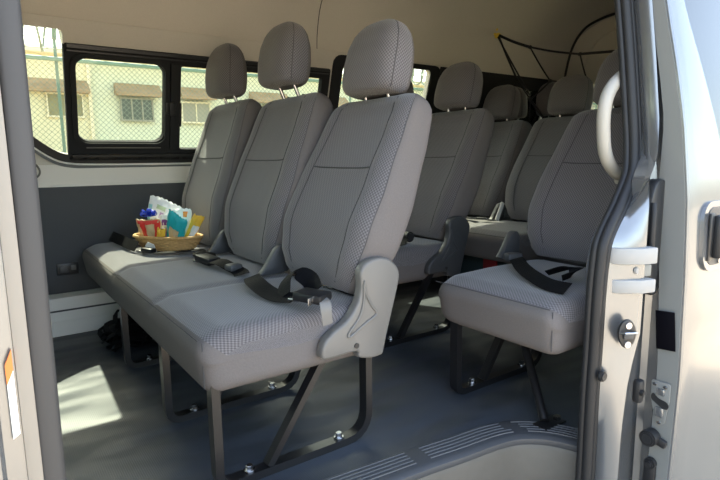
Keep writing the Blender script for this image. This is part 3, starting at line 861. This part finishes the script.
# lap belts on the cushions
ZC = .3790
def belt(name, loc, label, pts, w, nrm, extra, group='lap belts'):
    r = empty(name, loc, label=label, cat='seat belt', group=group)
    rb = MB()
    for P, wid, n in ((pts, w, nrm),):
        rb.ribbon(catmull(P, 5), wid, n)
    rb.build('webbing', M['belt'], r, off=loc)
    extra(r, loc)
    return r
def rotz(a, tilt=0.): return Matrix.Rotation(a, 3, 'Z') @ Matrix.Rotation(tilt, 3, 'X')
def ex1(r, o):
    b = MB(); b.box((.492, 2.040, ZC+.012), (.028, .060, .018), .005, rotz(.35)); bk = b.build('buckle', M['buckle'], r, off=o)
    b = MB(); b.box((.478, 2.085, ZC+.006), (.022, .034, .004), .001, rotz(.35)); b.build('tongue', M['chrome'], r, off=o)
    b = MB(); b.ribbon(catmull([(.505, 2.005, ZC+.006), (.56, 1.968, ZC+.008), (.64, 1.948, ZC+.008), (.67, 1.944, ZC+.008)], 5), .040, (0, 0, 1)); b.build('buckle_strap', M['belt'], r, off=o)
belt('seat_belt', (.5, 2.2, .372), 'black lap belt lying under the snack basket at the far seat', [(.455, 2.50, ZC+.022), (.442, 2.43, ZC+.026), (.448, 2.36, ZC+.024), (.455, 2.28, ZC+.022), (.458, 2.20, ZC+.020), (.470, 2.12, ZC+.018)], .042, (-.85, -.2, .5), ex1)
def ex2(r, o):
    b = MB(); b.box((.590, 1.690, ZC+.018), (.050, .080, .024), .006, rotz(.25, .1)); b.build('buckle', M['buckle'], r, off=o)
    b = MB(); b.box((.573, 1.690, ZC+.022), (.004, .075, .014), .001, rotz(.25, .1)); b.box((.565, 1.725, ZC+.010), (.012, .026, .005), .001, rotz(.25)); b.build('tongue', M['chrome'], r, off=o)
    b = MB(); b.box((.615, 1.535, ZC+.014), (.045, .040, .022), .008, rotz(.2)); b.build('adjuster', M['darkplastic'], r, off=o)
    b = MB(); b.ribbon(catmull([(.597, 1.735, ZC+.012), (.59, 1.775, ZC+.030), (.61, 1.800, ZC+.022), (.655, 1.79, ZC+.008)], 5), .045, (-.3, -.1, 1)); b.build('loose_end', M['belt'], r, off=o)
belt('seat_belt', (.6, 1.6, .372), 'black lap belt with steel-edged buckle on the middle front seat', [(.592, 1.665, ZC+.016), (.60, 1.60, ZC+.022), (.613, 1.55, ZC+.012), (.62, 1.50, ZC+.006), (.61, 1.46, ZC+.005)], .046, (-.2, 0, 1), ex2)
def ex3(r, o):
    b = MB(); b.box((.606, 1.045, ZC+.026), (.060, .075, .022), .006, rotz(.5, .05)); b.build('buckle', M['buckle'], r, off=o)
    b = MB(); b.box((.585, 1.090, ZC+.012), (.020, .030, .008), .002, rotz(.5)); b.build('tongue', M['chrome'], r, off=o)
    b = MB(); b.box((.590, 1.012, ZC+.026), (.050, .003, .017), .0008, rotz(.5)); b.build('buckle_edge', M['chrome'], r, off=o)
    b = MB(); b.ribbon(catmull([(.575, 1.13, ZC+.012), (.60, 1.165, ZC+.040), (.635, 1.175, ZC+.056), (.652, 1.135, ZC+.042), (.640, 1.09, ZC+.022)], 5), .046, [(-.6, .3, .8)]*21); b.build('loose_end', M['belt'], r, off=o)
    b = MB(); b.ribbon(catmull([(.612, 1.015, ZC+.026), (.612, 1.000, ZC+.020), (.610, .992, ZC+.002), (.612, .990, ZC-.03)], 5), .028, [(0, -.5, .8)]*16); b.build('buckle_stalk', M['plastic'], r, off=o)
belt('seat_belt', (.6, 1.2, .372), 'black lap belt across the near front seat beside the doorway', [(.612, 1.395, ZC+.010), (.585, 1.33, ZC+.018), (.568, 1.27, ZC+.022), (.566, 1.20, ZC+.012), (.572, 1.14, ZC+.010), (.588, 1.09, ZC+.016)], .046, (-.35, 0, 1), ex3)
def ex4(r, o):
    b = MB(); b.ribbon(catmull([(1.30, .91, ZC+.008), (1.32, .87, ZC+.026), (1.315, .83, ZC+.034), (1.285, .815, ZC+.026), (1.262, .835, ZC+.012)], 5), .040, [(.3, .5, .8)]*21); b.build('loose_end', M['belt'], r, off=o)
    b = MB(); b.box((1.395, 1.105, ZC+.016), (.055, .04, .028), .009, rotz(-.3)); b.build('retractor', M['darkplastic'], r, off=o)
belt('seat_belt', (1.3, .95, .372), 'dark lap belt lying in a loop on the single folding seat', [(1.385, 1.085, ZC+.014), (1.325, 1.03, ZC+.022), (1.27, .97, ZC+.018), (1.225, .90, ZC+.012), (1.195, .83, ZC+.006), (1.190, .77, ZC+.006)], .042, (-.55, -.2, .8), ex4)
def ex5(r, o):
    b = MB(); b.cyl((1.40, 1.640, ZC+.022), .021, .050, 'y', 18, bev=.005); b.build('retractor', M['black'], r, off=o)
belt('seat_belt', (1.35, 1.6, .372), 'dark lap belt and retractor on the second-row double seat', [(1.40, 1.70, ZC+.010), (1.36, 1.62, ZC+.012), (1.32, 1.58, ZC+.010), (1.300, 1.555, ZC+.006)], .042, (-.4, 0, 1), ex5)
# strip of metal tongue and webbing on the third-row cushion
def ex6(r, o):
    b = MB(); b.box((2.19, 1.945, ZC+.010), (.03, .06, .010), .003, rotz(.4)); b.build('tongue', M['chrome'], r, off=o)
    b = MB(); b.box((2.235, 1.865, ZC+.050), (.026, .010, .105), .004, Matrix.Rotation(.45, 3, 'Y')); b.build('buckle_stalk', M['cream'], r, off=o)
belt('seat_belt', (2.2, 1.9, .372), 'dark lap belt with pale buckle stalk on the third-row seat', [(2.20, 1.86, ZC+.006), (2.18, 1.92, ZC+.008), (2.17, 2.0, ZC+.006), (2.18, 2.08, ZC+.005)], .042, (0, 0, 1), ex6)

# snack basket on the far seat
bc = Vector((.588, 2.120, .3755))
ba = empty('gift_basket', bc, label='small oval wicker basket of snack packets on the far front seat', cat='basket')
# long axis of the basket runs across the view
ax = Vector((.60, -.80, 0)).normalized(); ay = Vector((.80, .60, 0)).normalized()
BA, BB2 = .142, .072
def ell(t, k, z): return bc+ax*(BA*k*math.cos(t))+ay*(BB2*k*math.sin(t))+Vector((0, 0, z))
wk = MB(); nst = 40
for lv in range(9):
    z = .004+.0056*lv; k = .74+.26*(lv/8)**.8
    wk.tube([ell(2*PI*i/nst, k*(1+.018*(1 if (i+lv) % 2 else -1)), z) for i in range(nst)], .0042, 6, closed=True)
wic = mat('straw_wicker', (.50, .30, .11), .7, noise=.35, nscale=120)
ro = wk.build('woven_wall', wic, ba, off=bc)
wk = MB()
for i in range(20):
    t = 2*PI*i/20
    wk.tube([ell(t, .73, .001), ell(t, .87, .024), ell(t, 1.0, .052)], .003, 5)
wk.build('stakes', wic, ba, off=bc)
wk = MB(); wk.tube([ell(2*PI*i/nst, 1.02+.01*(i % 2), .052) for i in range(nst)], .0068, 7, closed=True); wk.build('rim', wic, ba, off=bc)
wk = MB(); wk.loft([[ell(2*PI*i/24, .72, z) for i in range(24)] for z in (.0, .005)]); wk.build('base', wic, ba, off=bc)
fm_ = MB()
for (a, sx, col) in ((-.015, 1., 0),):
    p0 = bc-ay*(BB2+.012)+ax*(-.012)
    fm_.prism([(-.020, 0), (.022, -.002), (.016, .026), (-.008, .036), (-.024, .020)], -.0015, .0015, 'y')
tg = fm_.build('gift_tag', M['cream'], ba, T=Matrix.Translation(p0-bc+Vector((0, 0, .006))) @ Matrix(((ax.x, ay.x, 0, 0), (ax.y, ay.y, 0, 0), (0, 0, 1, 0), (0, 0, 0, 1))) @ Matrix.Rotation(.25, 4, 'X'))

def packet(name, label, cat, u, v, z0, w, h, th, rot, lean, base, pieces=(), zig=True, pinch=1.):
    """pillow-shaped packet standing in the basket: u along, v across the basket; pieces are printed patches with the pillow's own curve"""
    T = Matrix.Translation(bc+ax*u+ay*v+Vector((0, 0, z0))) @ Matrix(((ax.x, ay.x, 0, 0), (ax.y, ay.y, 0, 0), (0, 0, 1, 0), (0, 0, 0, 1))) @ Matrix.Rotation(rot, 4, 'Y') @ Matrix.Rotation(lean, 4, 'X')
    nx, nz = 14, 16
    def thick(a, b):
        e = max(0, 1-abs(2*a-1)**3)*max(0, 1-abs(2*b-1)**3)
        return th/2*e**.6+.0006
    def P(a, b, s, lift=0):
        x = (a-.5)*w*(.76+.34*b**.7-.06*(abs(2*b-1)**4)); z = b*h+.006*math.sin(4.2*a+w*90)*b
        cr = .0030*math.sin(17*a+5*b+40*w)*math.sin(8*b+3*a)+.0015*math.sin(31*a-19*b)
        if zig and b > .995: z += .002*(1 if int(a*nx+.5) % 2 else -1)
        return Vector((x, s*(thick(a, b)+lift)+cr, z))
    mb = MB()
    ring = []
    fr_ = [P(i/nx, j/nz, -1) for j in range(nz+1) for i in range(nx+1)]
    bk_ = [P(i/nx, j/nz, 1) for j in range(nz+1) for i in range(nx+1)]
    k = (nx+1)*(nz+1); q = lambda i, j: j*(nx+1)+i
    fs = [[q(i, j), q(i+1, j), q(i+1, j+1), q(i, j+1)] for j in range(nz) for i in range(nx)]
    fs += [[k+a for a in f][::-1] for f in fs]
    for j in range(nz): fs += [[q(0, j), q(0, j+1), k+q(0, j+1), k+q(0, j)], [q(nx, j), k+q(nx, j), k+q(nx, j+1), q(nx, j+1)]]
    for i in range(nx): fs += [[q(i, 0), k+q(i, 0), k+q(i+1, 0), q(i+1, 0)], [q(i, nz), q(i+1, nz), k+q(i+1, nz), k+q(i, nz)]]
    mb.add(fr_+bk_, fs)
    o = mb.build(name, base, None, 50, T=T, off=bc); o.location = bc
    tag(o, label, cat, 'snack packets in the basket')
    for pn, pm, (a0, b0, a1, b1), sk in pieces:
        pb = MB(); n1, n2 = 8, 8; vs = []
        for j in range(n2+1):
            for i in range(n1+1):
                b = b0+(b1-b0)*j/n2; a = a0+(a1-a0)*i/n1+sk*(j/n2-.5)
                vs.append(P(min(1, max(0, a)), min(.99, b), -1, .0010))
        pb.add(vs, [[j*(n1+1)+i, j*(n1+1)+i+1, (j+1)*(n1+1)+i+1, (j+1)*(n1+1)+i] for j in range(n2) for i in range(n1)])
        pb.build(pn, pm, o, 50, T=T, off=bc, recalc=False)
    return o
red = mat('red_print', (.70, .035, .025), .4); teal = mat('teal_print', (.01, .36, .40), .4); pur = mat('purple_print', (.16, .04, .26), .4)
yel = mat('yellow_print', (.78, .48, .05), .4); wht = mat('white_foil', (.78, .80, .82), .35); tan = mat('biscuit_print', (.58, .44, .25), .5)
org = mat('orange_print', (.85, .28, .05), .4); blu = mat('blue_ribbon', (.010, .045, .50), .3); lil = mat('lilac_print', (.52, .36, .62), .4); aqua = mat('pale_aqua_print', (.30, .60, .66), .4)
gre = mat('pale_green_print', (.50, .62, .42), .4)
packet('snack_packet', 'tall white foil packet standing at the back left of the basket', 'packet', -.072, .036, .054, .145, .135, .024, .24, -.16, wht, [('printed_patch', aqua, (.02, .25, .16, .75), .02), ('printed_patch', lil, (.45, .45, .85, .62), .0), ('printed_patch', gre, (.3, .68, .7, .8), .0)])
packet('snack_packet', 'white packet with small orange mark at the back of the basket', 'packet', .026, .019, .026, .116, .130, .018, .10, -.03, wht, [('printed_patch', org, (.72, .76, .88, .92), .0), ('printed_patch', gre, (.12, .5, .5, .6), .0)])
packet('snack_packet', 'red and biscuit-brown packet at the front left below the blue bow', 'packet', -.056, -.018, .026, .112, .100, .030, .08, .30, tan, [('red_band', red, (.02, .84, .98, .98), 0), ('red_band', red, (.24, .10, .46, .88), -.06), ('red_band', red, (.78, .05, .98, .88), .0)])
packet('snack_packet', 'white and purple packet upright in the middle of the basket', 'packet', .010, -.006, .028, .066, .105, .018, -.02, .06, wht, [('purple_band', pur, (.08, .62, .95, .82), 0), ('purple_band', lil, (.3, .1, .55, .55), .12)])
packet('snack_packet', 'teal packet with a biscuit picture leaning at front right of the basket', 'packet', .046, -.026, .026, .084, .128, .026, .38, .22, teal, [('biscuit_picture', tan, (.22, .08, .74, .56), .05)])
packet('snack_packet', 'slim yellow and white packet at the right end of the basket', 'packet', .083, .002, .026, .044, .125, .016, .52, .0, yel, [('white_patch', wht, (.45, .10, .98, .66), .05)])
packet('snack_packet', 'little yellow packet low in the middle front of the basket', 'packet', -.002, -.046, .032, .036, .060, .014, .3, .15, yel, [])
# blue ribbon bow on the red packet
bw = MB(); bo = bc-ax*.050-ay*.042+Vector((0, 0, .134))
for i in range(11):
    a = 2*PI*i/11; e = .25+.5*(i % 3)/2
    d = Vector((math.cos(a)*math.cos(e), math.sin(a)*math.cos(e), math.sin(e)))
    s = d.cross(Vector((0, 0, 1))).normalized()
    pts = [bo, bo+d*.014+Vector((0, 0, .004)), bo+d*.028+Vector((0, 0, .006)), bo+d*.030-Vector((0, 0, .006)), bo+d*.014-Vector((0, 0, .006)), bo]
    bw.ribbon(catmull(pts, 3), .015, [Vector((0, 0, 1)).lerp(d, .2)]*16)
bw.sphere(bo+Vector((0, 0, .006)), .012, (1, 1, .8), 2)
tag(bw.build('gift_bow', blu, off=bo), 'shiny blue gift bow on top of the red packet', 'bow'); bpy.data.objects['gift_bow'].location = bo

# cargo net cords slung across the rear
cn = empty('cargo_net', (2.8, 2.3, 1.4), label='black elastic cargo net hung from a yellow ceiling hook at the rear', cat='net')
no = (2.8, 2.3, 1.4)
H = Vector((2.80, 2.388, 1.482)); K1 = Vector((2.8, 2.141, 1.366)); K2 = Vector((2.8, 1.805, 1.273)); K3 = Vector((2.8, 1.30, 1.245)); K4 = Vector((2.8, .80, 1.22))
J1 = Vector((2.8, 2.246, 1.217)); J2 = Vector((2.8, 2.125, 1.060)); J3 = Vector((2.8, 1.99, 1.150)); J4 = Vector((2.8, 1.755, 1.127)); J5 = Vector((2.8, 2.012, .925)); J6 = Vector((2.8, 1.745, .98)); J7 = Vector((2.8, 2.13, .935))
def sag(a, b, s=.01, n=6): return [a.lerp(b, k/n)-Vector((0, 0, s*math.sin(PI*k/n))) for k in range(n+1)]
for a, b, r in ((H, K1, .0085), (K1, K2, .0060), (K2, K3, .0075), (K3, K4, .006), (H, J1, .0062), (H+Vector((0, .004, -.01)), J2+Vector((0, .0, .02)), .0050), (J1, J2, .0050), (K1, J3, .0045), (J3, J2, .0045), (J2, J5, .0075), (K2, J4, .0045), (J4, J6, .0042), (J2, J7, .0042), (J3, J4, .004), (K3, Vector((2.8, 1.3, .95)), .0045)):
    MB().tube(sag(a, b, .006), r, 7, up=(1, 0, 0)).build('cord', M['cord'], cn, off=no)
for k in (K1, K2, J2, J3): MB().sphere(k, .011, (1, 1.2, 1), 2).build('knot', M['cord'], cn, off=no)
hk = MB(); hk.tube(catmull([H+Vector((0, -.002, -.004)), H+Vector((0, .022, .006)), H+Vector((0, .040, .022)), H+Vector((0, .030, .040)), H+Vector((0, .010, .034))], 4), .0085, 8, up=(1, 0, 0))
hk.box(tuple(H+Vector((0, .004, -.004))), (.032, .036, .022), .008, Matrix.Rotation(-.6, 3, 'X')); hk.box(tuple(H+Vector((0, .044, .018))), (.030, .022, .034), .008); hko = hk.build('hook', M['yellow'], cn, off=no)
hk = MB(); hk.tube(catmull([H+Vector((0, .035, .045)), H+Vector((0, .055, .028)), H+Vector((0, .058, .050))], 4), .006, 8, up=(1, 0, 0)); hk.build('ceiling_eye', M['darkplastic'], cn, off=no)

# dark tangle of straps under the far end of the front bench
tn = MB(); to = Vector((.44, 2.24, 0))
for i in range(16):
    P = [to+Vector((random.uniform(-.10, .14), random.uniform(-.17, .13), random.uniform(.012, .11))) for _ in range(5)]
    tn.ribbon(catmull(P, 5), random.uniform(.018, .035), Vector((random.uniform(-1, 1), random.uniform(-1, 1), 1)).normalized(), .003)
tn.box(tuple(to+Vector((.04, .02, .04))), (.20, .22, .07), .03, rotz(.3))
tag(tn.build('strap_bundle', M['belt'], off=to), 'black tangle of straps stowed under the far end of the front bench', 'straps'); bpy.data.objects['strap_bundle'].location = to
# dark green bag with a red panel beneath the third row
rbm = mat('dark_red_cloth', (.22, .012, .016), .8); dgm = mat('dark_teal_cloth', (.015, .032, .038), .85)
rg = Vector((2.13, 1.72, 0)); rb = MB(); rb.box((2.13, 1.785, .114), (.22, .40, .21), .05, None, 0, 4)
bg = rb.build('bag', dgm, off=rg); bg.location = rg; tag(bg, 'dark teal bag with a red panel stowed under the third-row seat', 'bag')
b2 = MB(); b2.box((2.018, 1.735, .130), (.012, .085, .17), .005); b2.build('red_panel', rbm, bg, off=rg)

# ------------------------------------------------------------------ outside
gd = MB(); gd.box((3, 3, -.66), (90, 90, .06)); structure(gd.build('ground', M['sand'], smooth=False))
# chain-link fence with razor wire
FY = 7.0
fo = (4., FY, -.63)
fe = empty('chain_link_fence', fo, label='green chain-link fence topped with coiled razor wire beyond the van windows', cat='fence')
for x in (-2.55, .86, 4.85, 8.25, 11.65):
    b = MB(); b.tube([(x, FY+.04, -.63), (x, FY+.04, 2.08)], .017, 10, up=(1, 0, 0)); b.tube([(x, FY+.04, 2.06), (x, FY-.14, 2.34)], .024, 8, up=(1, 0, 0)); b.build('post', M['fencegreen'], fe, off=fo)
b = MB(); b.tube([(-3, FY, 1.845), (13, FY, 1.845)], .024, 8); b.build('top_rail', M['fencegreen'], fe, off=fo)
b = MB(); cell = .060; x = -5.5
h0, h1 = .2, 1.835
while x < 13:
    b.bar([(x, FY-.01, h0), (x+(h1-h0), FY-.01, h1)], .0042, .0042); b.bar([(x+(h1-h0), FY+.004, h0), (x, FY+.004, h1)], .0042, .0042); x += cell
b.build('wire_mesh', M['mesh'], fe, off=fo, smooth=False, recalc=False)
b = MB()
for z in (1.95, 2.06, 2.17): b.tube([(-3, FY-.02, z), (13, FY-.02, z)], .006, 5)
b.build('line_wire', M['wire'], fe, off=fo)
b = MB(); pts = [(-3+.21*k/18*1.0, FY-.02+.20*math.cos(2*PI*k/18), 2.12+.20*math.sin(2*PI*k/18)) for k in range(18*70)]
b.tube(pts, .014, 5, up=(1, 0, 0)); b.build('razor_coil', M['wire'], fe, off=fo)
# building
WY = 22.
bo3 = (10, WY, -.63)
bd = empty('outside_building', bo3, label='pale green and cream building with brown hoods over its windows, behind the fence', cat='building')
b = MB(); b.box((-2, WY+3.0, 1.92), (11.3, 6, 5.1)); b.build('cream_wing', M['yellowwall'], bd, off=bo3, smooth=False)
b = MB(); b.box((23.65, WY+3.1, 1.92), (40, 6, 5.1)); b.build('green_wing', M['bluewall'], bd, off=bo3, smooth=False)
b = MB(); b.box((16, WY+2.9, 4.50), (48, 6.6, .22), .03); b.build('roof_fascia', M['rooffascia'], bd, off=bo3)
def bwin(x0, z0, x1, z1, m, bars):
    b = MB(); b.box(((x0+x1)/2, WY-.03, (z0+z1)/2), (x1-x0, .10, z1-z0)); o = b.build('window', m, bd, off=bo3, smooth=False)
    b = MB()
    for z in (z0, z1): b.box(((x0+x1)/2, WY-.07, z), (x1-x0+.1, .1, .06))
    for k in range(bars+1): b.box((x0+(x1-x0)*k/bars, WY-.08, (z0+z1)/2), (.05, .08, z1-z0))
    b.build('window_frame', M['rooffascia'] if m is not M['winglass'] else M['wingrey'], o, off=bo3, smooth=False)
bwin(2.28, 2.28, 3.40, 3.08, M['wingreen'], 3); bwin(4.69, 2.22, 5.83, 3.03, M['winglass'], 3); bwin(6.96, 2.2, 8.1, 2.99, M['wingrey'], 2); bwin(10.2, 2.2, 11.4, 3.0, M['winglass'], 3); bwin(13.4, 2.2, 14.6, 3., M['wingrey'], 3); bwin(17, 2.2, 18.2, 3., M['winglass'], 3)
for x0, x1 in ((1.7, 3.62), (4.5, 6.15), (6.9, 8.3), (9.9, 11.7), (13.1, 14.9), (16.7, 18.5)):
    b = MB(); b.prism([(WY+.0, 3.12), (WY-.45, 3.10), (WY-.45, 3.20), (WY, 3.58)], x0, x1, 'x'); b.build('window_hood', M['hood'], bd, off=bo3, smooth=False)
b = MB()
b.box((3.66, WY-.03, 1.9), (.12, .12, 5)); b.build('downpipe', M['rooffascia'], bd, off=bo3)

# ------------------------------------------------------------------ light, sky, camera
w = bpy.data.worlds.new('World'); S.world = w; w.use_nodes = True
nt = w.node_tree
for n in list(nt.nodes): nt.nodes.remove(n)
out = nt.nodes.new('ShaderNodeOutputWorld'); bg = nt.nodes.new('ShaderNodeBackground'); sky = nt.nodes.new('ShaderNodeTexSky')
sky.sky_type = 'NISHITA'; sky.sun_disc = False
SUN = Vector((.052, .78, 1.)).normalized()
sky.sun_elevation = math.asin(SUN.z); sky.sun_rotation = math.atan2(SUN.x, SUN.y)
sky.air_density = 1.3; sky.dust_density = 2.5; sky.ozone_density = 1.
hs = nt.nodes.new('ShaderNodeHueSaturation'); hs.inputs['Saturation'].default_value = .76
nt.links.new(sky.outputs[0], hs.inputs['Color']); nt.links.new(hs.outputs[0], bg.inputs[0]); bg.inputs[1].default_value = .26
nt.links.new(bg.outputs[0], out.inputs[0])
sd = bpy.data.lights.new('sun', 'SUN'); sd.energy = 3.7; sd.angle = .009; sd.color = (1, .975, .94)
so_ = bpy.data.objects.new('sun', sd); COL.objects.link(so_); so_.rotation_euler = SUN.to_track_quat('Z', 'Y').to_euler(); so_.location = (2, 8, 12)

cam = bpy.data.cameras.new('camera'); co = bpy.data.objects.new('camera', cam); COL.objects.link(co)
cam.sensor_width = 36; cam.lens = 535/720*36; cam.clip_start = .02; cam.clip_end = 500
f = 535.
VX = Vector((1120-360, 148-240, f)).normalized()
VZ = Vector((405-360, 3700-240, f)); VZ = (VZ-VX*VX.dot(VZ)).normalized(); UPc = -VZ; YC = UPc.cross(VX)
# rows: world axes in camera space (x right, y down, z forward)
right = Vector((VX.x, YC.x, UPc.x)); down = Vector((VX.y, YC.y, UPc.y)); fwd = Vector((VX.z, YC.z, UPc.z))
R3 = Matrix((right, -down, -fwd)).transposed()
co.matrix_world = Matrix.Translation((0, 0, .72)) @ R3.to_4x4()
S.camera = co
vs = S.view_settings
vs.view_transform = 'Standard'; vs.look = 'None'; vs.gamma = 1.; vs.use_curve_mapping = False
vs.exposure = 2.06
S.cycles.max_bounces = 10; S.cycles.diffuse_bounces = 5; S.cycles.transparent_max_bounces = 16; S.cycles.sample_clamp_indirect = 6
S.cycles.caustics_reflective = False; S.cycles.caustics_refractive = False
try: S.cycles.use_denoising = True
except Exception: pass
